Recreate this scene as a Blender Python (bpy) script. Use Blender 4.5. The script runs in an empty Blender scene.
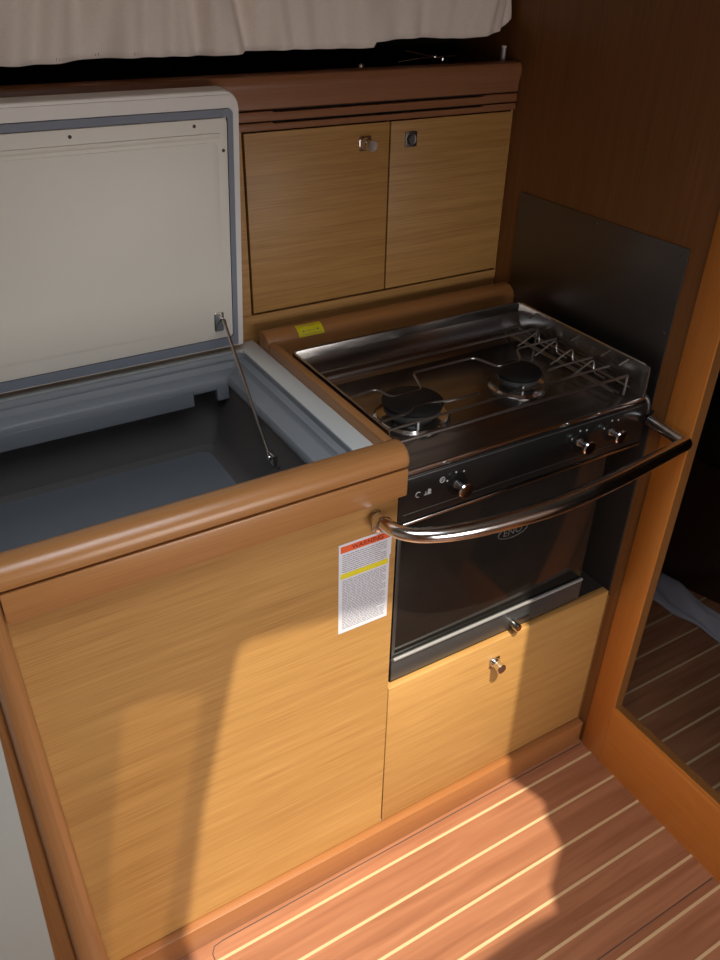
import bpy, bmesh, math, random
from mathutils import Vector, Matrix
random.seed(7)
S = bpy.context.scene
C = S.collection

# ------------------------------------------------------------------ camera
RIGHT = Vector((0.86101164, -0.5082384, 0.01877973))
UP = Vector((0.2657454, 0.48107169, 0.83543367))
FWD = Vector((0.43363387, 0.71432749, -0.54927034))
cam_d = bpy.data.cameras.new('camera')
cam = bpy.data.objects.new('camera', cam_d); C.objects.link(cam)
m = Matrix((RIGHT, UP, -FWD)).transposed().to_4x4()
m.translation = Vector((-0.5124, -0.7428, 1.41755))
cam.matrix_world = m
cam_d.sensor_fit = 'HORIZONTAL'; cam_d.sensor_width = 36.0
cam_d.lens = 801.68 / 720 * 36.0
cam_d.clip_start = 0.02; cam_d.clip_end = 60
S.camera = cam

# ------------------------------------------------------------------ world, sun, added fill lamps, exposure
w = bpy.data.worlds.new('world'); S.world = w; w.use_nodes = True
bg = w.node_tree.nodes['Background']
bg.inputs[0].default_value = (0.80, 0.90, 1.0, 1); bg.inputs[1].default_value = 1.0
SUN_DIR = Vector((0.006, 0.024, -0.050)).normalized()
sd = bpy.data.lights.new('sun', 'SUN'); sd.energy = 6.0; sd.angle = math.radians(0.53); sd.color = (1.0, 0.93, 0.76)
so = bpy.data.objects.new('sun', sd); C.objects.link(so)
so.rotation_euler = SUN_DIR.to_track_quat('-Z', 'Y').to_euler(); so.location = (-0.5, -1, 3)
ad = bpy.data.lights.new('front_fill', 'AREA'); ad.shape = 'RECTANGLE'; ad.size = 0.9; ad.size_y = 0.8  # unseen area lamp added as front fill for the lower fronts
ad.energy = 5.6; ad.spread = math.radians(100); ad.color = (1.0, 0.96, 0.92)
ao = bpy.data.objects.new('front_fill', ad); C.objects.link(ao)
ao.location = (0.05, -1.70, 0.80)
ao.rotation_euler = (Vector((-0.20, 0.0, 0.22)) - Vector((0.05, -1.70, 0.80))).to_track_quat('-Z', 'Y').to_euler()
hd = bpy.data.lights.new('overhead_fill', 'AREA'); hd.shape = 'RECTANGLE'; hd.size = 0.7; hd.size_y = 0.6  # unseen area lamp added below the roof opening as sky fill
hd.energy = 5.0; hd.spread = math.radians(106); hd.color = (0.88, 0.94, 1.0)
ho = bpy.data.objects.new('overhead_fill', hd); C.objects.link(ho); ho.location = (-0.35, -0.62, 1.885)
S.view_settings.view_transform = 'Standard'; S.view_settings.look = 'None'
S.view_settings.gamma = 1; S.view_settings.use_curve_mapping = False
S.view_settings.exposure = 0.0

# ------------------------------------------------------------------ materials
def nmat(name):
    mt = bpy.data.materials.new(name); mt.use_nodes = True
    nt = mt.node_tree; b = nt.nodes['Principled BSDF']
    return mt, nt, b
def L(nt, a, b): nt.links.new(a, b)
def simple(name, col, rough=0.5, metal=0.0, spec=0.5, noise=0.08, nscale=30, bump=0.0, coat=0.0, aniso=None):
    mt, nt, b = nmat(name)
    b.inputs['Roughness'].default_value = rough; b.inputs['Metallic'].default_value = metal
    b.inputs['Specular IOR Level'].default_value = spec; b.inputs['Coat Weight'].default_value = coat
    tc = nt.nodes.new('ShaderNodeTexCoord'); mp = nt.nodes.new('ShaderNodeMapping')
    if aniso: mp.inputs['Scale'].default_value = aniso
    n = nt.nodes.new('ShaderNodeTexNoise'); n.inputs['Scale'].default_value = nscale; n.inputs['Detail'].default_value = 5
    L(nt, tc.outputs['Object'], mp.inputs['Vector']); L(nt, mp.outputs[0], n.inputs['Vector'])
    mx = nt.nodes.new('ShaderNodeMix'); mx.data_type = 'RGBA'
    mx.inputs['A'].default_value = (*[c * (1 - noise) for c in col], 1); mx.inputs['B'].default_value = (*[min(1, c * (1 + noise)) for c in col], 1)
    L(nt, n.outputs['Fac'], mx.inputs['Factor']); L(nt, mx.outputs['Result'], b.inputs['Base Color'])
    if bump:
        bp = nt.nodes.new('ShaderNodeBump'); bp.inputs['Strength'].default_value = bump; bp.inputs['Distance'].default_value = 0.002
        L(nt, n.outputs['Fac'], bp.inputs['Height']); L(nt, bp.outputs[0], b.inputs['Normal'])
    return mt
def wood(name, c_light, c_dark, axis='X', fine=1.0, rough=0.38, coat=0.15, contrast=0.5):
    mt, nt, b = nmat(name)
    b.inputs['Roughness'].default_value = rough; b.inputs['Coat Weight'].default_value = coat; b.inputs['Coat Roughness'].default_value = 0.25
    tc = nt.nodes.new('ShaderNodeTexCoord')
    def tex(along, across, detail, dist=0.0):
        mp = nt.nodes.new('ShaderNodeMapping')
        s = [across * fine] * 3; s['XYZ'.index(axis)] = along * fine
        mp.inputs['Scale'].default_value = s
        n = nt.nodes.new('ShaderNodeTexNoise'); n.inputs['Scale'].default_value = 1.0
        n.inputs['Detail'].default_value = detail; n.inputs['Distortion'].default_value = dist
        L(nt, tc.outputs['Object'], mp.inputs['Vector']); L(nt, mp.outputs[0], n.inputs['Vector'])
        return n.outputs['Fac']
    a = tex(2.2, 75, 4, 0.35); f = tex(9, 460, 3); g = tex(1.2, 6, 2)
    def mul(x, k):
        q = nt.nodes.new('ShaderNodeMath'); q.operation = 'MULTIPLY'; q.inputs[1].default_value = k; L(nt, x, q.inputs[0]); return q.outputs[0]
    def add(x, y):
        q = nt.nodes.new('ShaderNodeMath'); q.operation = 'ADD'; L(nt, x, q.inputs[0]); L(nt, y, q.inputs[1]); return q.outputs[0]
    s = add(add(mul(a, 0.3), mul(f, 0.48)), mul(g, 0.22))
    cr = nt.nodes.new('ShaderNodeValToRGB')
    cr.color_ramp.elements[0].position = 0.5 - 0.2 / contrast * 0.5; cr.color_ramp.elements[1].position = 0.5 + 0.2 / contrast * 0.5
    cr.color_ramp.elements[0].color = (*c_dark, 1); cr.color_ramp.elements[1].color = (*c_light, 1)
    L(nt, s, cr.inputs[0]); L(nt, cr.outputs[0], b.inputs['Base Color'])
    bp = nt.nodes.new('ShaderNodeBump'); bp.inputs['Strength'].default_value = 0.06; bp.inputs['Distance'].default_value = 0.001
    L(nt, f, bp.inputs['Height']); L(nt, bp.outputs[0], b.inputs['Normal'])
    return mt
def floor_mat(name, y0):
    mt, nt, b = nmat(name)
    b.inputs['Roughness'].default_value = 0.42; b.inputs['Coat Weight'].default_value = 0.1; b.inputs['Coat Roughness'].default_value = 0.3
    tc = nt.nodes.new('ShaderNodeTexCoord'); sx = nt.nodes.new('ShaderNodeSeparateXYZ'); L(nt, tc.outputs['Object'], sx.inputs[0])
    def M(op, x, y=None, v=None):
        q = nt.nodes.new('ShaderNodeMath'); q.operation = op; L(nt, x, q.inputs[0])
        if y is not None: L(nt, y, q.inputs[1])
        if v is not None: q.inputs[1].default_value = v
        return q.outputs[0]
    t = M('DIVIDE', M('SUBTRACT', sx.outputs['Y'], v=y0 - 0.0030), v=0.0674)
    fr = M('FRACT', t); idx = M('FLOOR', t)
    stripe = M('LESS_THAN', fr, v=0.078)
    wn = nt.nodes.new('ShaderNodeTexWhiteNoise'); wn.noise_dimensions = '1D'; L(nt, idx, wn.inputs['W'])
    cmb = nt.nodes.new('ShaderNodeCombineXYZ')
    L(nt, M('MULTIPLY', sx.outputs['X'], v=3.0), cmb.inputs[0]); L(nt, M('MULTIPLY', sx.outputs['Y'], v=55.0), cmb.inputs[1]); L(nt, M('MULTIPLY', wn.outputs['Value'], v=30.0), cmb.inputs[2])
    n = nt.nodes.new('ShaderNodeTexNoise'); n.inputs['Scale'].default_value = 1.0; n.inputs['Detail'].default_value = 6; n.inputs['Distortion'].default_value = 0.7
    L(nt, cmb.outputs[0], n.inputs['Vector'])
    cr = nt.nodes.new('ShaderNodeValToRGB')
    cr.color_ramp.elements[0].position = 0.3; cr.color_ramp.elements[1].position = 0.72
    cr.color_ramp.elements[0].color = (0.25, 0.092, 0.042, 1); cr.color_ramp.elements[1].color = (0.40, 0.170, 0.085, 1)
    L(nt, n.outputs['Fac'], cr.inputs[0])
    hv = nt.nodes.new('ShaderNodeHueSaturation'); L(nt, cr.outputs[0], hv.inputs['Color'])
    L(nt, M('ADD', M('MULTIPLY', wn.outputs['Value'], v=0.16), v=0.92), hv.inputs['Value'])
    mx = nt.nodes.new('ShaderNodeMix'); mx.data_type = 'RGBA'
    L(nt, stripe, mx.inputs['Factor']); L(nt, hv.outputs[0], mx.inputs['A']); mx.inputs['B'].default_value = (0.58, 0.40, 0.22, 1)
    L(nt, mx.outputs['Result'], b.inputs['Base Color'])
    return mt

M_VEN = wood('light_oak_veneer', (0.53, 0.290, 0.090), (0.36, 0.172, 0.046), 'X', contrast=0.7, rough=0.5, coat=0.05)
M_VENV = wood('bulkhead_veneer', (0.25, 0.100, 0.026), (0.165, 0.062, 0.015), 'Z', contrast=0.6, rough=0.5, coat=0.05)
M_TEAK = wood('teak_moulding', (0.46, 0.212, 0.074), (0.34, 0.145, 0.045), 'X', contrast=0.5, rough=0.32, coat=0.3)
M_TEAKY = wood('teak_moulding_athwart', (0.46, 0.212, 0.074), (0.34, 0.145, 0.045), 'Y', contrast=0.5, rough=0.32, coat=0.3)
M_TEAKZ = wood('teak_moulding_upright', (0.56, 0.205, 0.035), (0.46, 0.150, 0.022), 'Z', contrast=0.5, rough=0.32, coat=0.3)
M_TOE = wood('toe_rail_teak', (0.37, 0.150, 0.048), (0.27, 0.10, 0.030), 'X', contrast=0.5)
M_POST = wood('teak_corner_post', (0.42, 0.20, 0.075), (0.32, 0.14, 0.048), 'Z', contrast=0.5, rough=0.32, coat=0.3)
M_DKWOOD = wood('dark_settee_wood', (0.07, 0.03, 0.015), (0.04, 0.018, 0.010), 'X', contrast=0.5)
M_CORN = wood('cornice_teak', (0.32, 0.135, 0.060), (0.23, 0.09, 0.038), 'X', contrast=0.5, rough=0.35, coat=0.25)
M_SILL = wood('doorway_teak_athwart', (0.56, 0.205, 0.035), (0.46, 0.150, 0.022), 'Y', contrast=0.5, rough=0.32, coat=0.3)
M_FLOOR = floor_mat('teak_and_holly_floor', -0.049)
M_FLOOR2 = floor_mat('teak_and_holly_floor_beyond', -0.038)
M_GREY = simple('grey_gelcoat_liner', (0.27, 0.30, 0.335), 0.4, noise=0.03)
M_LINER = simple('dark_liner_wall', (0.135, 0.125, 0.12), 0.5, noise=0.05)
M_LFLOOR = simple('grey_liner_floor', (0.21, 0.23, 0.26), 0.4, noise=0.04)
M_WHITE = simple('white_gelcoat', (0.66, 0.69, 0.68), 0.35, noise=0.02)
M_WALLW = simple('grey_white_gelcoat', (0.37, 0.39, 0.37), 0.4, noise=0.02)
M_CREAM = simple('cream_plastic', (0.80, 0.76, 0.68), 0.45, noise=0.02, nscale=8)
M_RIM = simple('lid_rim_plastic', (0.80, 0.76, 0.72), 0.4, noise=0.02)
M_GASK = simple('grey_rubber_gasket', (0.21, 0.235, 0.29), 0.6, noise=0.05)
M_STEEL = simple('polished_steel', (0.62, 0.60, 0.58), 0.12, metal=1.0, noise=0.05, nscale=14)
M_HOB = simple('worn_steel_hob', (0.34, 0.32, 0.31), 0.24, metal=1.0, noise=0.18, nscale=9, bump=0.03)
M_CHROME = simple('chrome', (0.74, 0.73, 0.73), 0.15, metal=1.0, noise=0.04, nscale=20)
M_BAR = simple('satin_aluminium', (0.38, 0.37, 0.36), 0.4, metal=0.3, noise=0.05)
M_WIRE = simple('steel_wire', (0.42, 0.40, 0.39), 0.28, metal=1.0, noise=0.08)
M_BRUSH = simple('brushed_steel_sheet', (0.17, 0.155, 0.15), 0.42, metal=1.0, noise=0.12, nscale=3, aniso=(1, 1, 6))
M_BLACK = simple('black_enamel', (0.012, 0.012, 0.012), 0.22, noise=0.1)
M_GLASS = simple('dark_oven_glass', (0.016, 0.013, 0.011), 0.10, noise=0.2, spec=0.38)
M_IRON = simple('black_burner_iron', (0.010, 0.009, 0.009), 0.55, noise=0.15, spec=0.25)
M_DKGREY = simple('dark_grey_metal', (0.10, 0.10, 0.10), 0.35, metal=0.6, noise=0.1)
M_DARK = simple('dark_brown_and_recess_shade', (0.016, 0.010, 0.007), 0.8, noise=0.1)  # near-black brown; in the stove recess it paints in the shade
M_HOLE = simple('screw_hole_dark', (0.05, 0.04, 0.035), 0.6)
M_PAPER = simple('white_paper', (0.70, 0.70, 0.76), 0.5, noise=0.02)
M_ORNG = simple('orange_print', (0.80, 0.12, 0.03), 0.5, noise=0.03)
M_YEL = simple('yellow_print', (0.78, 0.66, 0.02), 0.5, noise=0.03)
M_INK = simple('grey_ink', (0.22, 0.20, 0.22), 0.6, noise=0.1)
M_INKR = simple('dark_red_ink', (0.20, 0.02, 0.01), 0.6, noise=0.05)
M_WMARK = simple('white_print', (0.55, 0.55, 0.55), 0.5, noise=0.03)
M_FMARK = simple('faint_grey_print', (0.09, 0.085, 0.08), 0.5, noise=0.03)
M_YTAPE = simple('yellow_sticker', (0.72, 0.62, 0.01), 0.4, noise=0.12, nscale=60)
M_CLOTH = simple('pale_plastic_sheet', (0.45, 0.42, 0.46), 0.5, noise=0.05)
M_CEIL = simple('cream_headliner', (0.62, 0.58, 0.50), 0.8, noise=0.04)
def curtain_mat():
    mt = simple('cream_curtain_weave', (0.92, 0.82, 0.74), 0.9, noise=0.10, nscale=1.0, bump=0.15, aniso=(260, 260, 900))
    return mt
M_STITCH = simple('brown_thread', (0.30, 0.22, 0.17), 0.8)
M_CURT = curtain_mat()
def dimming_tint():
    mt, nt, b = nmat('sun_dimming_tint')  # tint of the made-up roof pane that dims the sun
    tr = nt.nodes.new('ShaderNodeBsdfTransparent'); tr.inputs[0].default_value = (0.55, 0.50, 0.44, 1)
    gl = nt.nodes.new('ShaderNodeBsdfGlossy'); gl.inputs['Roughness'].default_value = 0.05
    mx = nt.nodes.new('ShaderNodeMixShader'); mx.inputs[0].default_value = 0.06
    L(nt, tr.outputs[0], mx.inputs[1]); L(nt, gl.outputs[0], mx.inputs[2])
    L(nt, mx.outputs[0], nt.nodes['Material Output'].inputs['Surface'])
    return mt
M_DIM = dimming_tint()

# ------------------------------------------------------------------ mesh helpers (world coordinates)
def box(bm, x0, x1, y0, y1, z0, z1, bev=0.0, seg=2):
    r = bmesh.ops.create_cube(bm, size=1.0); vs = r['verts']
    for v in vs:
        v.co = Vector(((x0 + x1) / 2 + v.co.x * (x1 - x0), (y0 + y1) / 2 + v.co.y * (y1 - y0), (z0 + z1) / 2 + v.co.z * (z1 - z0)))
    if bev:
        es = list({e for v in vs for e in v.link_edges})
        bmesh.ops.bevel(bm, geom=es, offset=bev, segments=seg, profile=0.5, affect='EDGES', clamp_overlap=True)
    return bm
def prism(bm, pts, axis, a0, a1, bev=0.0, seg=2):
    """extrude a 2D outline along an axis; pts are the two other coordinates in xyz order"""
    def P(p, a):
        c = [0, 0, 0]; k = 'XYZ'.index(axis); o = [i for i in range(3) if i != k]
        c[k] = a; c[o[0]] = p[0]; c[o[1]] = p[1]; return c
    v0 = [bm.verts.new(P(p, a0)) for p in pts]; v1 = [bm.verts.new(P(p, a1)) for p in pts]
    n = len(pts); fs = [bm.faces.new(v0), bm.faces.new(list(reversed(v1)))]
    for i in range(n): fs.append(bm.faces.new((v0[(i + 1) % n], v0[i], v1[i], v1[(i + 1) % n])))
    bmesh.ops.recalc_face_normals(bm, faces=fs)
    if bev:
        es = list({e for f in fs[:2] for e in f.edges})
        bmesh.ops.bevel(bm, geom=es, offset=bev, segments=seg, profile=0.5, affect='EDGES', clamp_overlap=True)
    return bm
def smooth_path(pts, n=8):
    pts = [Vector(p) for p in pts]; out = []
    for i in range(len(pts) - 1):
        p0 = pts[max(i - 1, 0)]; p1 = pts[i]; p2 = pts[i + 1]; p3 = pts[min(i + 2, len(pts) - 1)]
        for k in range(n):
            t = k / n
            out.append(0.5 * ((2 * p1) + (-p0 + p2) * t + (2 * p0 - 5 * p1 + 4 * p2 - p3) * t * t + (-p0 + 3 * p1 - 3 * p2 + p3) * t ** 3))
    out.append(pts[-1]); return out
def fillet(pts, r, n=5):
    pts = [Vector(p) for p in pts]; out = [pts[0]]
    for i in range(1, len(pts) - 1):
        a = pts[i - 1] - pts[i]; b = pts[i + 1] - pts[i]
        rr = min(r, a.length * .45, b.length * .45)
        s = pts[i] + a.normalized() * rr; e = pts[i] + b.normalized() * rr
        for k in range(n + 1):
            t = k / n; out.append(s * (1 - t) ** 2 + pts[i] * 2 * t * (1 - t) + e * t * t)
    out.append(pts[-1]); return out
def tube(bm, pts, r, n=10, cap=True, sy=1.0):
    pts = [Vector(p) for p in pts]; rings = []; up = None
    for i, p in enumerate(pts):
        t = (pts[min(i + 1, len(pts) - 1)] - pts[max(i - 1, 0)]).normalized()
        if up is None:
            up = Vector((0, 0, 1)) if abs(t.z) < 0.9 else Vector((1, 0, 0))
        up = (up - t * up.dot(t)).normalized(); s = t.cross(up)
        rr = r[i] if isinstance(r, (list, tuple)) else r
        rings.append([bm.verts.new(p + (s * math.cos(a) + up * math.sin(a) * sy) * rr) for a in [2 * math.pi * k / n for k in range(n)]])
    for A, B in zip(rings, rings[1:]):
        for k in range(n): bm.faces.new((A[k], A[(k + 1) % n], B[(k + 1) % n], B[k]))
    if cap: bm.faces.new(list(reversed(rings[0]))); bm.faces.new(rings[-1])
    return bm
def lathe(bm, prof, origin, axis, n=28):
    """prof: list of (radius, distance along axis)"""
    a = Vector(axis).normalized(); u = a.orthogonal().normalized(); v = a.cross(u); o = Vector(origin); rings = []
    for r, h in prof:
        if r < 1e-6: rings.append([bm.verts.new(o + a * h)])
        else: rings.append([bm.verts.new(o + a * h + (u * math.cos(t) + v * math.sin(t)) * r) for t in [2 * math.pi * k / n for k in range(n)]])
    for A, B in zip(rings, rings[1:]):
        for k in range(n):
            if len(A) == 1 and len(B) == 1: continue
            if len(A) == 1: bm.faces.new((A[0], B[(k + 1) % n], B[k]))
            elif len(B) == 1: bm.faces.new((A[k], A[(k + 1) % n], B[0]))
            else: bm.faces.new((A[k], A[(k + 1) % n], B[(k + 1) % n], B[k]))
    return bm
def rrect(x0, x1, y0, y1, r, n=6, corners=(1, 1, 1, 1)):
    pts = []
    for i, (cx, cy, a0) in enumerate(((x1 - r, y1 - r, 0), (x0 + r, y1 - r, 90), (x0 + r, y0 + r, 180), (x1 - r, y0 + r, 270))):
        if corners[i]:
            rc = r * corners[i]; cx += (r - rc) * (1 if i in (0, 3) else -1); cy += (r - rc) * (1 if i in (0, 1) else -1)
            for k in range(n + 1):
                t = math.radians(a0 + 90 * k / n); pts.append((cx + rc * math.cos(t), cy + rc * math.sin(t)))
        else:
            pts.append(((x1, x0, x0, x1)[i], (y1, y1, y0, y0)[i]))
    return pts
def B(): return bmesh.new()
def obj(name, bm, mat, parent=None, smooth=38, label=None):
    bmesh.ops.recalc_face_normals(bm, faces=bm.faces[:])
    me = bpy.data.meshes.new(name)
    if parent is not None:
        off = Vector(parent.get('_w', (0, 0, 0)))
        for v in bm.verts: v.co -= off
    bm.to_mesh(me); bm.free()
    me.polygons.foreach_set('use_smooth', [True] * len(me.polygons))
    me.set_sharp_from_angle(angle=math.radians(smooth))
    me.materials.append(mat)
    o = bpy.data.objects.new(name, me); C.objects.link(o)
    if parent is not None:
        o.parent = parent
        if parent.type == 'MESH': o['_w'] = tuple(parent.get('_w', (0, 0, 0)))
        else: o['_w'] = tuple(parent['_w'])
    if label: o['label'] = label
    return o
def thing(name, label, cat, loc, group=None):
    o = bpy.data.objects.new(name, None); C.objects.link(o); o.location = loc; o['_w'] = tuple(loc)
    o.empty_display_size = 0.02
    o['label'] = label; o['category'] = cat
    if group: o['group'] = group
    return o
def tag(o, label, cat, group=None):
    o['label'] = label; o['category'] = cat
    if group: o['group'] = group
    return o
def struct(name, bm, mat, smooth=38):
    o = obj(name, bm, mat, None, smooth); o['kind'] = 'structure'; return o
def text_bm(bm, s, size, M, depth=0.0003):
    cu = bpy.data.curves.new('t', 'FONT'); cu.body = s; cu.size = size; cu.extrude = depth; cu.align_x = 'CENTER'; cu.align_y = 'CENTER'
    to = bpy.data.objects.new('t', cu); C.objects.link(to)
    bpy.context.view_layer.update()
    me = bpy.data.meshes.new_from_object(to.evaluated_get(bpy.context.evaluated_depsgraph_get()))
    C.objects.unlink(to); bpy.data.objects.remove(to)
    me.transform(M); bm.from_mesh(me); bpy.data.meshes.remove(me)
    return bm
# text lying in the XZ plane facing -Y
FACE = Matrix(((1, 0, 0, 0), (0, 0, -1, 0), (0, 1, 0, 0), (0, 0, 0, 1)))

# ================================================================== SETTING
BX = 0.503
struct('floor', box(B(), -1.3, BX + 0.022, -1.9, 0.03, -0.02, 0.0), M_FLOOR)
struct('floor_beyond', box(B(), BX + 0.022, 2.2, -1.9, 0.7, -0.02, 0.0), M_FLOOR2)
# thin black joints round the lifting floor panel
bm = B(); box(bm, -0.33, 0.497, -0.0225, -0.0210, 0.0, 0.0006); box(bm, -0.9, 0.497, -0.3695, -0.3680, 0.0, 0.0006)
tube(bm, [(-0.33, -0.0218, 0.0001), (-0.345, -0.024, 0.0001), (-0.352, -0.034, 0.0001), (-0.353, -0.06, 0.0001), (-0.353, -0.36, 0.0001)], 0.0008, 6)
o = obj('trim_4', bm, M_HOLE); o['kind'] = 'structure'

# right bulkhead with the doorway, cut as one outline in the YZ plane
def bulkhead(x0, x1):
    bm = B()
    for (y0, y1, z0, z1) in ((-0.0735, 0.64, 0.0, 1.9), (-1.9, -0.56, 0.0, 1.9), (-0.56, -0.0735, 0.0, 0.158), (-0.56, -0.0735, 1.70, 1.9)):
        box(bm, x0, x1, y0, y1, z0, z1)
    bmesh.ops.remove_doubles(bm, verts=bm.verts, dist=1e-5)
    return bm
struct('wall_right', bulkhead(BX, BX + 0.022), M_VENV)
# solid frame round the doorway
bm = B()
box(bm, BX - 0.0025, BX + 0.002, -0.0740, -0.020, 0.0, 1.76, 0.0018)
o = struct('trim_2', bm, M_TEAKZ)
bm = B()
prism(bm, [(BX - 0.003, 0.0), (BX - 0.0002, 0.0), (BX - 0.0002, 0.1582), (BX + 0.0045, 0.1582), (BX + 0.0045, 0.1605), (BX + 0.002, 0.161), (BX - 0.0018, 0.153), (BX - 0.003, 0.149)], 'Y', -0.60, -0.0738)
struct('trim_3', bm, M_SILL)

# the hull side and the roof, its opening shaped to cast the sunlit patch
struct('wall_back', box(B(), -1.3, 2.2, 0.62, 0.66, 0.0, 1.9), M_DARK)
struct('wall_left', prism(B(), [(-1.3, 0.0), (-0.584, 0.0), (-0.534, 0.90), (-1.3, 0.90)], 'Y', -0.008, 0.04, bev=0.002), M_WALLW)
struct('wall_far', box(B(), -1.34, -1.3, -1.9, 0.66, 0.0, 1.9), M_CEIL)
struct('wall_front', box(B(), -1.3, 2.2, -1.94, -1.9, 0.0, 1.9), M_VEN)
struct('wall_beyond', box(B(), 2.2, 2.24, -1.9, 0.66, 0.0, 1.9), M_VENV)
ZC = 1.90
def up(p):  # along the sun's rays from a lit point to the roof
    p = Vector(p); t = (ZC - p.z) / -SUN_DIR.z; q = p - SUN_DIR * t; return (q.x, q.y)
SUN_OPENING = [up(p) for p in ((-0.249, 0, .622), (-0.242, 0, .634), (-0.225, 0, .640), (-0.004, 0, .606), (.293, 0, .585), (.298, 0, .30), (.302, 0, .0),  # made-up opening outline, carried back from the sunlit patch
                         (.333, -.094, 0), (.320, -.110, 0), (.309, -.127, 0), (.306, -.155, 0), (.294, -.186, 0), (.240, -.222, 0), (.222, -.235, 0), (.210, -.258, 0), (.201, -.275, 0), (.129, -.270, 0), (0, -.276, 0), (-.39, -.276, 0), (-.385, 0, .02), (-.322, 0, .34))]
TINT = [up(p) for p in ((-.300, 0, .575), (-.345, 0, .598), (-.400, 0, .603), (-.410, 0, .590), (-.47, 0, .30), (-.52, 0, .0), (-.52, -.20, 0), (-.44, -.20, 0), (-.425, 0, .02), (-.362, 0, .30))]  # second opening, added for the faint patch beside the main one
bm = B()
for loop in ([(-1.34, -1.94), (2.24, -1.94), (2.24, 0.66), (-1.34, 0.66)], SUN_OPENING, TINT):
    vs = [bm.verts.new((x, y, ZC)) for x, y in loop]
    for i in range(len(vs)): bm.edges.new((vs[i], vs[(i + 1) % len(vs)]))
bmesh.ops.triangle_fill(bm, edges=bm.edges[:], use_beauty=True)
r = bmesh.ops.extrude_face_region(bm, geom=bm.faces[:])
for v in r['geom']:
    if isinstance(v, bmesh.types.BMVert): v.co.z += 0.012
struct('ceiling', bm, M_CEIL)
bm = B(); vs = [bm.verts.new((x, y, ZC + 0.003)) for x, y in TINT]; bm.faces.new(vs)
r = bmesh.ops.extrude_face_region(bm, geom=bm.faces[:])
for v in r['geom']:
    if isinstance(v, bmesh.types.BMVert): v.co.z += 0.004
struct('dimming_pane_1', bm, M_DIM)  # unseen pane made up to dim the sun for the faint patch

# toe rail along the foot of the units, upright corner post
struct('baseboard_back', box(B(), -0.56, 0.4975, -0.015, 0.004, 0.0, 0.061, 0.0015), M_TOE)
bm = B()
pr = [(-0.043, 0.004), (-0.043, -0.014), (-0.037, -0.023), (-0.027, -0.028), (-0.017, -0.027), (-0.009, -0.022), (-0.005, -0.014), (-0.005, 0.004)]
lo = [bm.verts.new((-0.502 + x * 1.0 - (0.006 if x < -0.02 else 0), y, 0.0)) for x, y in pr]; hi = [bm.verts.new((-0.502 + x + (0.012 if x < -0.02 else 0), y, 0.853)) for x, y in pr]
bm.faces.new(lo); bm.faces.new(hi)
for k in range(8): bm.faces.new((lo[k], lo[(k + 1) % 8], hi[(k + 1) % 8], hi[k]))
struct('trim_1', bm, M_POST)
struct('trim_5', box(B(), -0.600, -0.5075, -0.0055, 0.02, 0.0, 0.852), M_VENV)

# ================================================================== ICEBOX COUNTER
ctr = thing('icebox_counter', 'honey wood galley counter front with rounded edge beside the stove', 'counter', (-0.25, 0.0, 0.0))
obj('front_panel', box(B(), -0.507, 0.0, 0.0, 0.016, 0.063, 0.862), M_VEN, ctr)
obj('fascia', box(B(), -0.5065, 0.001, -0.020, -0.0005, 0.813, 0.8555, 0.0022), M_TEAK, ctr)
bm = B()
# rounded edge moulding with a turned corner at its right end
prof = [(0.016, 0.8575), (-0.016, 0.8575), (-0.0215, 0.861), (-0.0225, 0.868), (-0.020, 0.877), (-0.014, 0.884), (-0.006, 0.8875), (0.004, 0.888), (0.012, 0.886), (0.016, 0.882)]
prism(bm, prof, 'X', -0.56, 0.002, bev=0.006, seg=4)
obj('edge_moulding', bm, M_TEAK, ctr)
obj('side_fiddle', box(B(), -0.0155, -0.0015, 0.0165, 0.372, 0.830, 0.884, 0.004, 3), M_TEAKY, ctr)
bm = B()
prism(bm, [(0.412, 0.832), (0.373, 0.832), (0.3725, 0.874), (0.376, 0.884), (0.386, 0.892), (0.398, 0.8945), (0.409, 0.891), (0.412, 0.884)], 'X', -0.0155, 0.502, bev=0.004, seg=3)
rail = obj('counter_rail', bm, M_TEAK); tag(rail, 'rounded wooden rail along the back of the stove', 'rail')
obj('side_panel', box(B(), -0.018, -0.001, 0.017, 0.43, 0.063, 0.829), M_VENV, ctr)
# ------------------------------------------------------------------ icebox liner
ice = thing('icebox', 'open grey icebox with cream lid raised against the lockers', 'icebox', (-0.28, 0.2, 0.68))
XL, XR = -0.60, -0.048
bm = B()
prism(bm, [(XR, 0.0165), (-0.0158, 0.0165), (-0.0158, 0.436), (XL, 0.436), (XL, 0.4042), (XR, 0.4042)], 'Z', 0.853, 0.8655, bev=0.0015)
obj('rim_flange', bm, M_WHITE, ice)
bm = B()
def loopring(bm, levels):
    """levels: list of (x_right, y_front, y_back, z, r) -> open rings, left end straight beyond the frame"""
    rings = []
    for xr, yf, yb, z, r in levels:
        pts = rrect(XL, xr, yf, yb, r, 5, (1, 0, 0, 1))
        rings.append([bm.verts.new((x, y, z)) for x, y in pts])
    for A, Bq in zip(rings, rings[1:]):
        n = len(A)
        for k in range(n): bm.faces.new((A[k], A[(k + 1) % n], Bq[(k + 1) % n], Bq[k]))
    return rings
rg = loopring(bm, [(-0.0475, 0.0165, 0.404, 0.8650, 0.020), (-0.0500, 0.018, 0.402, 0.8650, 0.018), (-0.0510, 0.018, 0.401, 0.857, 0.018), (-0.0570, 0.022, 0.398, 0.853, 0.016),
                   (-0.0585, 0.024, 0.396, 0.857, 0.014), (-0.0620, 0.027, 0.393, 0.856, 0.014), (-0.0650, 0.030, 0.391, 0.848, 0.010), (-0.0670, 0.034, 0.390, 0.846, 0.008),
                   (-0.0880, 0.048, 0.376, 0.840, 0.006), (-0.0905, 0.050, 0.3735, 0.836, 0.006), (-0.0905, 0.052, 0.3725, 0.8285, 0.006)])
obj('moulded_step', bm, M_GREY, ice)
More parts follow.
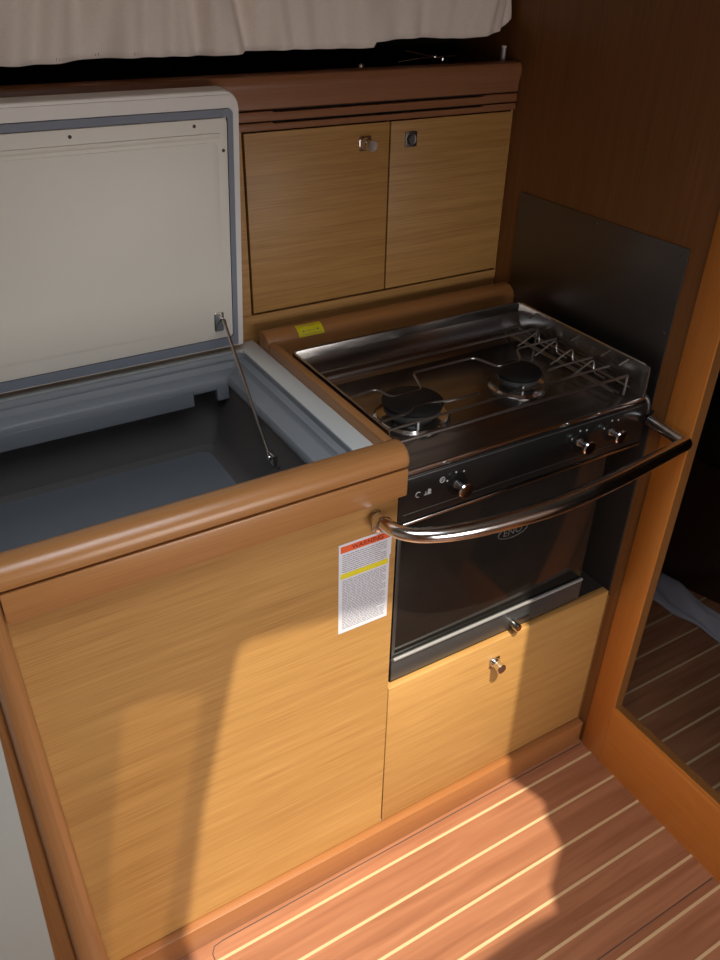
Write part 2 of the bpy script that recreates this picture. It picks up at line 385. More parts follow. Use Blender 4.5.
# lip below the step, with the notch at its back right
bm = B()
box(bm, XL, -0.150, 0.3715, 0.382, 0.802, 0.8290, 0.0012)
box(bm, -0.110, -0.0895, 0.3715, 0.382, 0.802, 0.8290, 0.0012)
box(bm, -0.150, -0.110, 0.3715, 0.382, 0.822, 0.8290, 0.0012)
box(bm, -0.0905, -0.080, 0.05, 0.382, 0.826, 0.8290, 0.0010)
box(bm, XL, -0.080, 0.044, 0.0525, 0.806, 0.8290, 0.001)
obj('inner_lip', bm, M_GREY, ice)
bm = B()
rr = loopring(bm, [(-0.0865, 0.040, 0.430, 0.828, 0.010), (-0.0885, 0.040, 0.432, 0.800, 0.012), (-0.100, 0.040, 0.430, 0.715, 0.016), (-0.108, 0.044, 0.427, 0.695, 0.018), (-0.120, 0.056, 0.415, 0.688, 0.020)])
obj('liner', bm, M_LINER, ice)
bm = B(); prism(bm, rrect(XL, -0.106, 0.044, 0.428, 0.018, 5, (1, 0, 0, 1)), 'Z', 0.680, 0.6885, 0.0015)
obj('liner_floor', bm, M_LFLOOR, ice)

# ------------------------------------------------------------------ icebox lid (part of the icebox, hinged along its back edge)
LB = Vector((0, 0.400, 0.878)); LD = Vector((0, -0.105, 0.9945)).normalized(); LN = Vector((0, -LD.z, LD.y))
def lidp(x, v, h): return Vector((x, 0, 0)) + LB + LD * v + LN * h
def lid_prism(bm, pts, h0, h1, bev=0.0, seg=2):
    v0 = [bm.verts.new(lidp(x, v, h0)) for x, v in pts]; v1 = [bm.verts.new(lidp(x, v, h1)) for x, v in pts]
    n = len(pts); fs = [bm.faces.new(v0), bm.faces.new(list(reversed(v1)))]
    for i in range(n): fs.append(bm.faces.new((v0[(i + 1) % n], v0[i], v1[i], v1[(i + 1) % n])))
    bmesh.ops.recalc_face_normals(bm, faces=fs)
    if bev: bmesh.ops.bevel(bm, geom=list({e for f in fs[:2] for e in f.edges}), offset=bev, segments=seg, profile=0.5, affect='EDGES', clamp_overlap=True)
def lid_frame(bm, o, i, h0, h1):
    """frame between two rounded outlines"""
    a = [bm.verts.new(lidp(x, v, h1)) for x, v in o]; b = [bm.verts.new(lidp(x, v, h1)) for x, v in i]
    a0 = [bm.verts.new(lidp(x, v, h0)) for x, v in o]; b0 = [bm.verts.new(lidp(x, v, h0)) for x, v in i]
    n = len(o)
    for k in range(n):
        j = (k + 1) % n
        bm.faces.new((a[k], a[j], b[j], b[k])); bm.faces.new((a[j], a[k], a0[k], a0[j])); bm.faces.new((b[k], b[j], b0[j], b0[k])); bm.faces.new((a0[k], a0[j], b0[j], b0[k]))
LX0 = -0.52; LX1 = -0.047; LH = 0.385
lid = obj('lid', (lambda bm: (lid_prism(bm, rrect(LX0, LX1, 0.0, LH, 0.022, 6, (1, 1, .1, .1)), -0.030, -0.002, 0.007, 4), bm)[1])(B()), M_RIM, ice)
bm = B(); lid_frame(bm, rrect(LX0 + .001, LX1 - .0012, 0.001, LH - .005, 0.019, 6, (1, 1, .1, .1)), rrect(LX0 + .012, LX1 - .0105, 0.0045, LH - .0215, 0.006), -0.006, 0.0)
obj('lid_edge', bm, M_RIM, lid)
bm = B(); lid_frame(bm, rrect(LX0 + .0125, LX1 - .011, 0.0050, LH - .022, 0.006, 6, (1, 1, .3, .3)), rrect(LX0 + .0225, LX1 - .0190, 0.0205, LH - .0315, 0.004), -0.004, 0.0035)
obj('gasket', bm, M_GASK, lid)
bm = B(); lid_prism(bm, rrect(LX0 + .024, LX1 - .0200, 0.0215, LH - .0325, 0.006), -0.004, 0.004, 0.0015)
# raised bead set in from the top and the right
lid_prism(bm, rrect(LX0 + .04, LX1 - .030, LH - .058, LH - .051, 0.0034), 0.003, 0.0062, 0.0015)
lid_prism(bm, rrect(LX0 + .045, LX1 - .034, 0.045, LH - .063, 0.010), 0.003, 0.0048, 0.0012)
obj('lid_panel', bm, M_CREAM, lid)
for x, v in ((-0.277, LH - .0415), (-0.114, LH - .0405), (-0.0735, LH - .075)):
    bm = B(); o3 = lidp(x, v, 0.0038)
    lathe(bm, [(0, 0), (0.0024, 0), (0.0022, 0.0008), (0.001, 0.0009), (0, 0.0003)], o3, LN, 14)
    obj('screw', bm, M_HOLE, lid)
# stay that holds the lid up: bracket, rod with ball ends, catch on the liner
bm = B(); lid_prism(bm, rrect(-0.0985, -0.083, 0.036, 0.068, 0.002), 0.004, 0.0065, 0.0006)
br = obj('stay_bracket', bm, M_STEEL, lid)
top = lidp(-0.085, 0.055, 0.011); bot = Vector((-0.0970, 0.205, 0.781))
bm = B(); lathe(bm, [(0, 0), (0.0035, 0), (0.004, 0.002), (0.0035, 0.004), (0.002, 0.005), (0, 0.005)], lidp(-0.085, 0.055, 0.006), LN, 14)
obj('pivot', bm, M_CHROME, br)
st = obj('stay', tube(B(), [top, top + (bot - top) * 0.04, bot - (bot - top) * 0.04, bot], [0.0040, 0.0028, 0.0028, 0.0036], 10), M_CHROME, ice)
bm = B(); box(bm, -0.0985, -0.0900, 0.190, 0.210, 0.772, 0.790, 0.002)
lathe(bm, [(0, 0), (0.0055, 0.001), (0.0062, 0.004), (0.0055, 0.007), (0, 0.0085)], (-0.0935, 0.204, 0.781), (-1, 0, 0), 16)
obj('stay_catch', bm, M_STEEL, ice)
bm = B(); lathe(bm, [(0, 0), (0.0025, 0), (0.0025, 0.006), (0, 0.006)], (-0.0895, 0.182, 0.775), (-1, 0, 0), 10)
obj('screw', bm, M_HOLE, ice)

# ================================================================== LOCKER BELOW THE STOVE
lk = thing('under_stove_locker', 'low honey wood locker below the oven with push latch', 'cabinet', (0.25, 0.2, 0.06))
dr = obj('door', box(B(), 0.0025, 0.4945, 0.0, 0.0155, 0.064, 0.4185, 0.0012), M_VEN, lk)
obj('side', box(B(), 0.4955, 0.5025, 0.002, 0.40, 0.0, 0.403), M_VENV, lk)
obj('carcass', box(B(), 0.0005, 0.4950, 0.0165, 0.40, 0.062, 0.4175), M_DARK, lk)  # near-black top paints shade onto the recess floor
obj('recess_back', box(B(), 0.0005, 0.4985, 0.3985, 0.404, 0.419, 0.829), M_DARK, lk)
obj('recess_shade_panel', box(B(), 0.4985, 0.5025, 0.004, 0.40, 0.405, 0.800), M_DARK, lk)  # near-black panel added over the bulkhead to hold the recess shade
def push_latch(parent, x, y, z, out=0.022, base=0.010):
    bm = B(); box(bm, x - base, x + base, y - 0.0022, y, z - base, z + base, 0.001)
    p = obj('latch', bm, M_STEEL, parent)
    bm = B(); lathe(bm, [(0, 0), (0.0100, 0.0), (0.0094, 0.003), (0.0080, 0.005), (0.0078, out * .5), (0.0090, out * .58), (0.0096, out * .93), (0.0085, out), (0, out)], (x, y - 0.002, z), (0, -1, 0), 20)
    obj('knob', bm, M_CHROME, p)
push_latch(dr, 0.226, 0.0, 0.368, 0.021, 0.011)

# ================================================================== STOVE
stv = thing('gas_stove', 'two burner steel marine stove with black oven door', 'stove', (0.23, 0.18, 0.4185))
X0, X1, Y0, Y1, ZH, ZR = 0.003, 0.470, 0.004, 0.322, 0.832, 0.885
obj('oven_body', box(B(), 0.012, 0.422, 0.0265, 0.34, 0.4200, 0.812, 0.002), M_BLACK, stv)
# hob tray: floor and upstands of one pressed sheet
bm = B()
box(bm, X0, X1, Y0, Y1, ZH - 0.008, ZH, 0.002)
def upstand(x0, x1, y0, y1):
    box(bm, x0, x1, y0, y1, ZH - 0.002, ZR, 0.001)
upstand(X0, X1, Y1 - 0.0025, Y1)
upstand(X1 - 0.0025, X1, Y0 + 0.002, Y1)
upstand(X0, X0 + 0.002, Y0 + 0.03, Y1)
# coved foot of the back upstand
prism(bm, [(Y1 - 0.002, ZH - 0.001), (Y1 - 0.045, ZH + 0.0002), (Y1 - 0.022, ZH + 0.006), (Y1 - 0.009, ZH + 0.020), (Y1 - 0.003, ZH + 0.038)], 'X', X0 + 0.002, X1 - 0.002)
hob = obj('hob_tray', bm, M_HOB, stv)
# rolled wire edge on the upstands
bm = B()
tube(bm, fillet([(X0, Y0 + 0.03, ZR), (X0, Y1, ZR), (X1, Y1, ZR), (X1, Y0 + 0.004, ZR), (X1, Y0 + 0.002, ZH)], 0.012), 0.0017, 8)
obj('rolled_edge', bm, M_STEEL, hob)
bm = B(); tube(bm, [(X0, Y0, ZH), (X1, Y0, ZH)], 0.0022, 8)
obj('front_edge', bm, M_STEEL, hob)
# screws on hob plate
# burners
def burner(cx, cy, R):
    bm = B()
    lathe(bm, [(R + 0.010, 0.0), (R + 0.0115, 0.003), (R + 0.008, 0.006), (R + 0.002, 0.003), (R - 0.006, 0.002), (0, 0.002)], (cx, cy, ZH), (0, 0, 1), 40)
    b = obj('burner', bm, M_STEEL, stv)
    bm = B(); lathe(bm, [(R - 0.014, 0.001), (R - 0.010, 0.008), (R - 0.003, 0.013), (R - 0.002, 0.021), (0, 0.021)], (cx, cy, ZH + 0.001), (0, 0, 1), 40)
    obj('burner_ring', bm, M_DKGREY, b)
    
    bm = B(); lathe(bm, [(R - 0.006, 0.0), (R - 0.001, 0.002), (R, 0.006), (R - 0.004, 0.009), (0, 0.0105)], (cx, cy, ZH + 0.0218), (0, 0, 1), 40)
    obj('burner_cap', bm, M_IRON, b)
    for p, h in (((cx - 0.02, cy - R + 0.001, ZH), 0.020), ((cx + R + 0.008, cy + 0.012, ZH), 0.016)):
        obj('igniter', tube(B(), [p, (p[0], p[1], p[2] + h)], 0.0016, 8), M_WMARK, b)
BU = ((0.107, 0.131, 0.047), (0.316, 0.135, 0.037))
for b_ in BU: burner(*b_)
# pan rack of bent steel wire
ZG = 0.868
bm = B(); r0 = 0.0019
XA, XB = X0 + 0.004, X1 - 0.026
tube(bm, [(XA, 0.026, ZG), (XB, 0.026, ZG)], 0.0024, 8)
tube(bm, [(XA, 0.240, ZG), (XB, 0.240, ZG)], r0, 8)
tube(bm, [(XA, 0.250, ZG - 0.004), (XB, 0.250, ZG - 0.004)], r0, 8)
tube(bm, [(XA, 0.281, ZG - 0.010), (XB, 0.281, ZG - 0.010)], r0 * .8, 8)
for y in (0.026, 0.240):
    tube(bm, [(XB, y, ZG), (XB, y, ZH + 0.002)], r0, 8); tube(bm, [(XA, y, ZG), (XA, y, ZH + 0.002)], r0, 8)
rack = obj('pan_rack', bm, M_WIRE, stv)
def wire(pts, r=0.0019): return obj('wire', tube(B(), fillet(pts, 0.010, 4), r, 8), M_WIRE, rack)
zl = ZG - 0.006
(bx1, by1, _), (bx2, by2, _) = BU
wire([(XA, 0.168, ZG), (0.070, 0.176, ZG), (0.082, 0.150, zl), (0.138, 0.150, zl), (0.150, 0.196, ZG), (0.270, 0.196, ZG), (0.292, 0.158, zl), (0.340, 0.158, zl), (0.355, 0.190, ZG), (XB, 0.190, ZG)])
wire([(XA, 0.084, ZG), (0.078, 0.090, ZG), (0.092, 0.108, zl), (0.128, 0.108, zl), (0.150, 0.090, ZG), (0.200, 0.090, ZG)])
wire([(XA, 0.060, ZG), (0.300, 0.066, ZG), (XB, 0.066, ZG)])
wire([(0.345, 0.100, ZG), (0.372, 0.104, ZG), (XB, 0.104, ZG)])
# zigzag of the rack's right side
zz = []
for y in (0.235, 0.190, 0.150, 0.100, 0.055):
    zz.append(y)
for k, y in enumerate(zz[:-1]):
    wire([(XB - 0.045, y, ZH + 0.014), (XB, y - 0.002, ZG), (XB, y - 0.003, ZH + 0.012), (XB, y - 0.030, ZH + 0.012)], 0.0015)
wire([(XB - 0.020, 0.30, ZH + 0.010), (XB - 0.020, 0.03, ZH + 0.010)], 0.0018)
wire([(XB - 0.008, 0.30, ZH + 0.006), (XB - 0.008, 0.03, ZH + 0.006)], 0.0018)
wire([(X1 - 0.010, 0.31, ZH + 0.010), (X1 - 0.010, 0.03, ZH + 0.010)], 0.0018)
for y in (0.27, 0.22, 0.16, 0.09, 0.05):
    wire([(X1 - 0.003, y, ZR - 0.004), (X1 - 0.022, y, ZR - 0.010)], 0.0015)
# control panel
bm = B(); prism(bm, rrect(0.0040, 0.4825, 0.748, 0.8235, 0.014, 5, (1, 0, 0, 0)), 'Y', 0.0035, 0.0235, bev=0.0012)
cp = obj('control_panel', bm, M_BLACK, stv)
bm = B(); box(bm, 0.0075, 0.468, 0.0028, 0.0045, 0.8185, 0.8205, 0.0006); box(bm, 0.012, 0.44, 0.0028, 0.0045, 0.7605, 0.7615, 0.0004)
obj('panel_groove', bm, M_DKGREY, cp)
obj('chrome_strip', box(B(), 0.006, 0.481, 0.0014, 0.012, 0.7425, 0.7470, 0.0012), M_STEEL, stv)
def knob(x, z):
    bm = B(); lathe(bm, [(0, 0), (0.017, 0), (0.0165, 0.0015), (0, 0.0018)], (x, 0.0035, z), (0, -1, 0), 26)
    k = obj('control_knob', bm, M_BLACK, cp)
    bm = B(); lathe(bm, [(0, 0), (0.0075, 0.0), (0.006, 0.004), (0.0055, 0.014), (0.0075, 0.0152)], (x, 0.002, z), (0, -1, 0), 22)
    lathe(bm, [(0.0075, 0.015), (0.0112, 0.016), (0.0118, 0.020), (0.0105, 0.0222), (0, 0.0226)], (x, 0.002, z), (0, -1, 0), 26)
    obj('grip', bm, M_CHROME, k)
    bm = B()
    for a in (60, 100, 150):
        lathe(bm, [(0, 0), (0.0016, 0), (0.0016, 0.0004), (0, 0.0004)], (x + 0.021 * math.cos(math.radians(a)), 0.0034, z + 0.021 * math.sin(math.radians(a))), (0, -1, 0), 8)
    obj('mark', bm, M_WMARK, k)
for x, z in ((0.103, 0.786), (0.339, 0.788), (0.407, 0.788)): knob(x, z)
bm = B()   # printed symbols: flame and burner signs at the left of the panel
def sym(cx, cz, kind):
    T = Matrix.Translation((cx, 0.0033, cz)) @ FACE
    pts = [(cx + 0.0042 * math.cos(t), 0.0032, cz + 0.0042 * math.sin(t)) for t in [math.radians(a) for a in range(40, 400 if kind == 0 else 300, 20)]]
    tube(bm, pts, 0.0006, 6)
    if kind == 0: tube(bm, [(cx - 0.002, 0.0032, cz - 0.001), (cx, 0.0032, cz + 0.002), (cx + 0.002, 0.0032, cz - 0.001)], 0.0006, 6)
sym(0.036, 0.789, 1)
box(bm, 0.046, 0.058, 0.0028, 0.0036, 0.7845, 0.7858); box(bm, 0.048, 0.0495, 0.0028, 0.0036, 0.785, 0.790); box(bm, 0.052, 0.0560, 0.0028, 0.0036, 0.786, 0.793); box(bm, 0.0555, 0.0575, 0.0028, 0.0036, 0.788, 0.792)
sym(0.076, 0.801, 0)
obj('printed_symbols', bm, M_WMARK, cp)
# oven door
od = obj('oven_door', box(B(), 0.010, 0.424, 0.0145, 0.026, 0.424, 0.7410, 0.002), M_GLASS, stv, label='black glass oven door')
bm = B(); box(bm, 0.0105, 0.4235, 0.0085, 0.0148, 0.4245, 0.4725, 0.0015); box(bm, 0.0105, 0.017, 0.0105, 0.0148, 0.473, 0.740, 0.001)
obj('door_frame', bm, M_DKGREY, od)
bm = B(); box(bm, 0.0125, 0.420, 0.0045, 0.009, 0.4715, 0.4765, 0.0012)
obj('door_bar', bm, M_BAR, od)
bm = B(); lathe(bm, [(0, 0), (0.0055, 0), (0.0065, 0.004), (0.0060, 0.010), (0.0072, 0.011), (0.0072, 0.0185), (0.006, 0.020), (0, 0.020)], (0.262, 0.0085, 0.440), (0, -1, 0), 18)
box(bm, 0.268, 0.300, 0.004, 0.0088, 0.4405, 0.4435, 0.001)
obj('door_catch', bm, M_STEEL, od)
bm = B()
ov = [(0.237 + 0.030 * math.cos(t), 0.0142, 0.645 + 0.012 * math.sin(t)) for t in [2 * math.pi * k / 32 for k in range(33)]]
tube(bm, ov, 0.0007, 6)
text_bm(bm, 'ENO', 0.019, Matrix.Translation((0.237, 0.0143, 0.645)) @ FACE)
obj('door_emblem', bm, M_FMARK, od)
# gimbal at the right hand side
bm = B(); tube(bm, smooth_path([(0.468, 0.030, 0.826), (0.481, 0.022, 0.829), (0.489, 0.012, 0.818), (0.492, 0.010, 0.795)]), 0.0045, 10)
obj('gimbal_arm', bm, M_DKGREY, stv)

# ================================================================== GRAB BAR
gb = thing('grab_bar', 'curved chrome grab bar across the stove front', 'grab bar', (-0.036, 0.0, 0.775))
path = smooth_path([(-0.037, -0.007, 0.780), (-0.037, -0.022, 0.782), (-0.031, -0.046, 0.783), (-0.014, -0.066, 0.783), (0.017, -0.081, 0.783), (0.06, -0.091, 0.782), (0.12, -0.098, 0.781), (0.20, -0.102, 0.780), (0.30, -0.098, 0.782), (0.40, -0.088, 0.784), (0.462, -0.081, 0.785)], 6)
path += fillet([(0.470, -0.080, 0.785), (0.4885, -0.0785, 0.785), (0.4895, -0.055, 0.786), (0.4895, -0.001, 0.789)], 0.008, 5)
rad = [0.0100 + 0.0035 * math.sin(math.pi * min(1, max(0, (p.x + 0.037) / 0.55))) ** 1.0 for p in path]
obj('tube', tube(B(), path, rad, 20), M_CHROME, gb)
bm = B(); lathe(bm, [(0, 0), (0.013, 0.0), (0.013, 0.003), (0.0095, 0.006), (0, 0.006)], (-0.037, -0.0205, 0.780), (0, -1, 0), 22)
lathe(bm, [(0, 0), (0.007, 0.0), (0.007, 0.004), (0.004, 0.008), (0, 0.008)], (-0.034, -0.001, 0.760), (0, -1, 0), 16)
box(bm, -0.042, -0.030, -0.0035, -0.0010, 0.758, 0.790, 0.001)
obj('mounting_bracket', bm, M_CHROME, gb)

# ================================================================== LABELS ON THE COUNTER
wl = thing('warning_label', 'white warning notice with orange and yellow bands under the grab bar', 'label', (-0.05, 0.0, 0.59))
bm = B(); prism(bm, [(-0.093, 0.587), (-0.010, 0.587), (-0.010, 0.704), (-0.008, 0.705), (-0.008, 0.750), (-0.093, 0.750)], 'Y', -0.0008, -0.0001)
obj('paper', bm, M_PAPER, wl)
obj('orange_band', box(B(), -0.090, -0.011, -0.0011, -0.0007, 0.7355, 0.7465), M_ORNG, wl)
obj('yellow_band', box(B(), -0.090, -0.0125, -0.0011, -0.0007, 0.6895, 0.6985), M_YEL, wl)
obj('heading', text_bm(B(), 'WARNING', 0.0105, Matrix.Translation((-0.047, -0.0012, 0.7410)) @ FACE), M_INKR, wl)
bm = B(); rnd = random.Random(3)
zline = 0.7315
rows = [0.7310 - 0.0036 * k for k in range(10)] + [0.6855 - 0.0030 * k for k in range(31)]
for i, z in enumerate(rows):
    x = -0.0870
    end = -0.0150 - (rnd.random() * 0.025 if i % 5 == 4 else 0)
    while x < end:
        wd = rnd.uniform(0.003, 0.009)
        box(bm, x, min(x + wd, end), -0.0010, -0.0007, z - 0.00095, z); x += wd + 0.0011
obj('print', bm, M_INK, wl).__setitem__('kind', 'stuff')
# yellow sticker, bent over the back fiddle
bm = B()
prof2 = [(0.3722, 0.874), (0.3757, 0.8843), (0.3857, 0.8924), (0.398, 0.8950)]
def fiddle_skin(x0, x1, i0, i1, h):
    pts = []
    for k in range(9):
        t = i0 + (i1 - i0) * k / 8; s = t * 3; j = min(int(s), 2); f = s - j
        a = Vector(prof2[j]); b2 = Vector(prof2[j + 1]); pts.append(a.lerp(b2, f))
    c = Vector((0.396, 0.872))
    outv = [p + (p - c).normalized() * h for p in pts]; inv = [p + (p - c).normalized() * 0.0001 for p in pts]
    v = [[bm.verts.new((x, q.x, q.y)) for q in outv] + [bm.verts.new((x, q.x, q.y)) for q in reversed(inv)] for x in (x0, x1)]
    n = len(v[0]); bm.faces.new(v[0]); bm.faces.new(list(reversed(v[1])))
    for k in range(n): bm.faces.new((v[0][k], v[0][(k + 1) % n], v[1][(k + 1) % n], v[1][k]))
fiddle_skin(0.0420, 0.0890, 0.22, 0.86, 0.0007)
ys = obj('sticker', bm, M_YTAPE); tag(ys, 'small yellow notice sticker on the wooden rail behind the stove', 'sticker')
bm = B()
for x0, x1, a, b2 in ((0.048, 0.080, 0.72, 0.74), (0.051, 0.054, 0.44, 0.52), (0.077, 0.081, 0.44, 0.52), (0.057, 0.073, 0.47, 0.49), (0.048, 0.084, 0.32, 0.34)): fiddle_skin(x0, x1, a, b2, 0.0009)
pm = obj('printed_marks', bm, M_INK, ys)

# ================================================================== WALL LOCKERS BEHIND
wc = thing('wall_locker', 'oak wall locker with two doors behind the stove', 'cabinet', (0.24, 0.5, 0.90))
YD = 0.438
bm = B()
box(bm, -0.62, -0.0145, YD, 0.452, 0.908, 1.193); box(bm, 0.4985, 0.5025, YD + 0.001, 0.452, 0.908, 1.193)
box(bm, -0.62, 0.5025, YD, 0.452, 0.80, 0.907)
obj('face_frame', bm, M_VEN, wc)
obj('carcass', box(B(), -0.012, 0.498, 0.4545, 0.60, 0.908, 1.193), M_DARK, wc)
for x0, x1 in ((-0.0105, 0.2455), (0.2485, 0.4975)):
    d = obj('door', box(B(), x0, x1, YD - 0.0005, 0.4535, 0.9105, 1.1905, 0.0008), M_VEN, wc)
    if x0 < 0: push_latch(d, 0.199, YD - 0.0005, 1.161, 0.024, 0.011)
    else:
        bm = B(); box(bm, 0.276, 0.299, YD - 0.0030, YD - 0.0005, 1.149, 1.173, 0.001); la = obj('latch', bm, M_BRUSH, d)
        bm = B(); lathe(bm, [(0, 0), (0.0095, 0), (0.009, 0.0015), (0.0065, 0.001), (0.006, 0.0025), (0, 0.0025)], (0.2875, YD - 0.0028, 1.161), (0, -1, 0), 22); obj('knob', bm, M_BRUSH, la)
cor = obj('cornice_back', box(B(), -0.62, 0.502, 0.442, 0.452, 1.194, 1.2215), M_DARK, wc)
def board(z0, z1, y, notch_top=None):
    g0, g1 = 0.035, 0.430
    pts = [(-0.62, z0), (0.502, z0), (0.502, z1), (g1, z1), (g1 - 0.003, z1 - notch_top), (g0 + 0.003, z1 - notch_top), (g0, z1), (-0.62, z1)]
    bm = B(); prism(bm, pts, 'Y', y, 0.4415, bev=0.0010, seg=2); return bm
obj('cornice_board', board(1.1935, 1.2045, 0.433, 0.0020), M_CORN, wc)
obj('cornice_board', board(1.2065, 1.2200, 0.432, 0.0020), M_CORN, wc)
bm = B(); prism(bm, [(0.456, 1.2220), (0.4340, 1.2220), (0.4320, 1.2235), (0.4315, 1.238), (0.4280, 1.250), (0.4280, 1.260), (0.4315, 1.2665), (0.438, 1.269), (0.451, 1.269), (0.456, 1.265)], 'X', -0.62, 0.502)
obj('cornice_top', bm, M_CORN, wc)
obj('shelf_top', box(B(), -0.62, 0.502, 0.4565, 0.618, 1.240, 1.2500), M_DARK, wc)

# small things on the shelf behind the curtain
ZS = 1.250
rod = thing('folding_wire_stand', 'thin crossed steel rods lying on the dark shelf behind the cornice', 'wire stand', (0.31, 0.47, ZS))
ZT = 1.269
for a, b2 in (((0.285, 0.462, ZT + 0.020), (0.372, 0.470, ZT + 0.003)), ((0.285, 0.480, ZT + 0.002), (0.350, 0.466, ZT + 0.011)), ((0.322, 0.466, ZT + 0.008), (0.395, 0.474, ZT + 0.008))):
    obj('rod', tube(B(), [a, b2], 0.0009, 8), M_STEEL, rod)
obj('hinge_pin', lathe(B(), [(0, 0), (0.0022, 0.001), (0.0022, 0.004), (0, 0.005)], (0.3445, 0.4650, ZT + 0.0095), (0, -1, 0), 12), M_CHROME, rod)
obj('foot', tube(B(), [(0.286, 0.480, ZS), (0.286, 0.480, ZT + 0.003)], 0.0012, 8), M_STEEL, rod)
obj('foot', tube(B(), [(0.365, 0.4695, ZS), (0.365, 0.4695, ZT + 0.006)], 0.0012, 8), M_STEEL, rod)
kb = obj('steel_cap_nut', lathe(B(), [(0.006, 0), (0.006, 0.019), (0.0040, 0.023), (0, 0.024)], (0.206, 0.466, ZS), (0, 0, 1), 14), M_STEEL)
tag(kb, 'small shiny metal cap on the shelf above the left locker door', 'cap')
pin = thing('locker_pin', 'short upright pale metal pin at the right end of the shelf', 'pin', (0.487, 0.463, ZS))
obj('shaft', tube(B(), [(0.487, 0.463, ZS), (0.487, 0.463, ZS + 0.038)], 0.0045, 12), M_BAR, pin)
obj('cap', lathe(B(), [(0.0048, 0), (0.0048, 0.002), (0.003, 0.003), (0, 0.003)], (0.487, 0.463, ZS + 0.038), (0, 0, 1), 12), M_RIM, pin)

# ================================================================== CURTAIN
bm = B(); NX, NZ = 260, 40; xa, xb, zt = -0.66, 0.492, 1.72; rows_v = []
def hem(x):
    return 1.2920 + 0.006 * (x + 0.35) / 0.56 + (0.0065 if x > 0.213 else 0.0) + 0.012 * max(0, (x - 0.40) / 0.09) + 0.0015 * math.sin(x * 27) + (0.010 * max(0, (x - 0.476) / 0.016) ** 2)
for j in range(NZ + 1):
    t = j / NZ; row = []
    for i in range(NX + 1):
        x = xa + (xb - xa) * i / NX
        z = hem(x) * (1 - t) + zt * t
        amp = 0.024 * (0.65 + 0.5 * math.sin(x * 5 + 2) ** 2)
        u = x + 0.10 * t * math.sin(x * 7 + 1); y = 0.449 + amp * (0.40 * math.sin(u * 44 + 1.8 * math.sin(u * 9) + t * 2.0) + 0.25 * math.sin(u * 83 + 3 * t + 0.8 * math.sin(u * 21)) + 0.16 * math.sin(u * 150 - 9 * t + 2 * math.sin(u * 13)))
        row.append(bm.verts.new((x, y, z)))
    rows_v.append(row)
for j in range(NZ):
    for i in range(NX): bm.faces.new((rows_v[j][i], rows_v[j][i + 1], rows_v[j + 1][i + 1], rows_v[j + 1][i]))
cur = obj('curtain', bm, M_CURT, None, 180)
tag(cur, 'cream woven curtain hanging above the wall lockers', 'curtain')
bm = B(); rs = random.Random(5)
def cy_(x, t=0.02):
    u = x + 0.10 * t * math.sin(x * 7 + 1); am = 0.024 * (0.65 + 0.5 * math.sin(x * 5 + 2) ** 2)
    return 0.449 + am * (0.40 * math.sin(u * 44 + 1.8 * math.sin(u * 9) + t * 2.0) + 0.25 * math.sin(u * 83 + 3 * t + 0.8 * math.sin(u * 21)) + 0.16 * math.sin(u * 150 - 9 * t + 2 * math.sin(u * 13)))
for xa_, n_ in ((-0.29, 22), (-0.16, 12), (0.085, 14), (0.262, 12)):
    for k in range(n_):
        x = xa_ + k * 0.0042; z = hem(x) + 0.0055
        box(bm, x - 0.0004, x + 0.0004, cy_(x) - 0.0016, cy_(x) - 0.0004, z - 0.0022, z + 0.0022)
hs = obj('hem_stitching', bm, M_STITCH, cur); hs['kind'] = 'stuff'
sm = cur.modifiers.new('solid', 'SOLIDIFY'); sm.thickness = 0.0018
bm = B()
tube(bm, [(-0.68, 0.449, 1.722), (0.4975, 0.449, 1.722)], 0.006, 12)
rodc = obj('curtain_rod', bm, M_STEEL); tag(rodc, 'thin curtain rod carrying the cream curtain', 'rod')

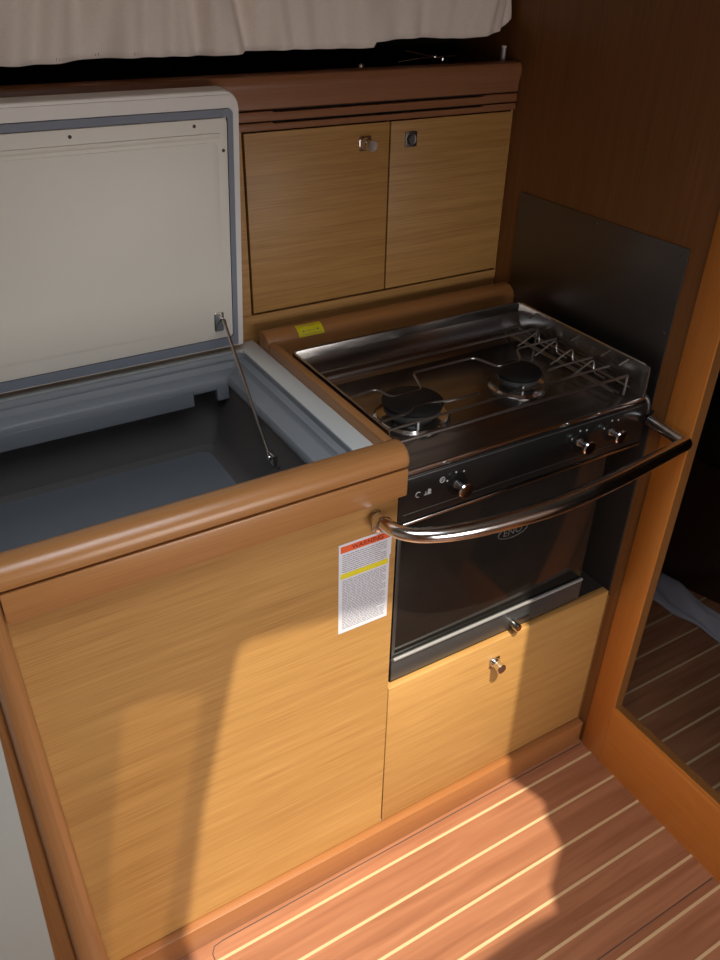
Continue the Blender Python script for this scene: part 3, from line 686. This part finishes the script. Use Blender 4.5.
# ================================================================== STEEL SPLASH PLATE
sp = thing('splash_plate', 'dull brushed steel plate screwed to the bulkhead beside the stove', 'plate', (BX - 0.001, 0.2, 0.84))
obj('sheet', box(B(), BX - 0.0022, BX - 0.0004, 0.0115, 0.392, 0.800, 1.064, 0.0005), M_BRUSH, sp)
for y, z in ((0.022, 1.052), (0.062, 1.010), (0.38, 1.052), (0.20, 1.055), (0.022, 0.93)):
    bm = B(); lathe(bm, [(0, 0), (0.0026, 0), (0.0022, 0.0009), (0.001, 0.001), (0, 0.0005)], (BX - 0.0022, y, z), (-1, 0, 0), 14)
    obj('screw', bm, M_DKGREY, sp)

# ================================================================== CABIN BEYOND THE DOORWAY
st2 = thing('settee_base', 'dark wooden settee base in the cabin beyond the doorway', 'settee', (1.5, 0.2, 0.0))
bm = B(); prism(bm, [(1.11, 0.61), (1.10, 0.235), (1.26, -0.30), (1.36, -0.7), (2.19, -0.7), (2.19, 0.61)], 'Z', 0.0, 0.36, 0.004)
obj('base', bm, M_DKWOOD, st2)
bm = B(); prism(bm, [(1.125, 0.61), (1.115, 0.245), (1.275, -0.29), (1.375, -0.69), (2.19, -0.69), (2.19, 0.61)], 'Z', 0.3605, 0.47, 0.02, 3)
obj('cushion', bm, M_DARK, st2)
bm = B()
A = [(0.975, 0.245, .003), (0.992, 0.190, .004), (1.005, 0.120, .004), (1.012, 0.03, .004), (1.03, -0.10, .004), (1.06, -0.25, .004)]
Bq = [(1.090, 0.290, .012), (1.078, 0.225, .030), (1.068, 0.145, .030), (1.062, 0.070, .030), (1.085, -0.09, .030), (1.12, -0.24, .030)]
rowsv = []
for k in range(31):
    s = k / 30 * 5; j = min(int(s), 4); f = s - j
    a = Vector(A[j]).lerp(Vector(A[j + 1]), f); b2 = Vector(Bq[j]).lerp(Vector(Bq[j + 1]), f); row = []
    for q in range(13):
        t = q / 12; p = a.lerp(b2, t); p.z = max(0.003, p.z + 0.010 * math.sin(t * 8 + k * 0.15) * math.sin(math.pi * min(1, t * 1.1)) + 0.004 * math.sin(k * 0.6 + t * 3)); p.x += 0.004 * math.sin(k * 0.5)
        row.append(bm.verts.new(p))
    rowsv.append(row)
for j in range(30):
    for i in range(12): bm.faces.new((rowsv[j][i], rowsv[j][i + 1], rowsv[j + 1][i + 1], rowsv[j + 1][i]))
cl = obj('plastic_sheet', bm, M_CLOTH, None, 180); tag(cl, 'pale crumpled sheet lying on the cabin floor beyond the doorway', 'sheet')
sm = cl.modifiers.new('solid', 'SOLIDIFY'); sm.thickness = 0.003; sm.offset = 1

for o in list(C.objects):
    if '_w' in o: del o['_w']
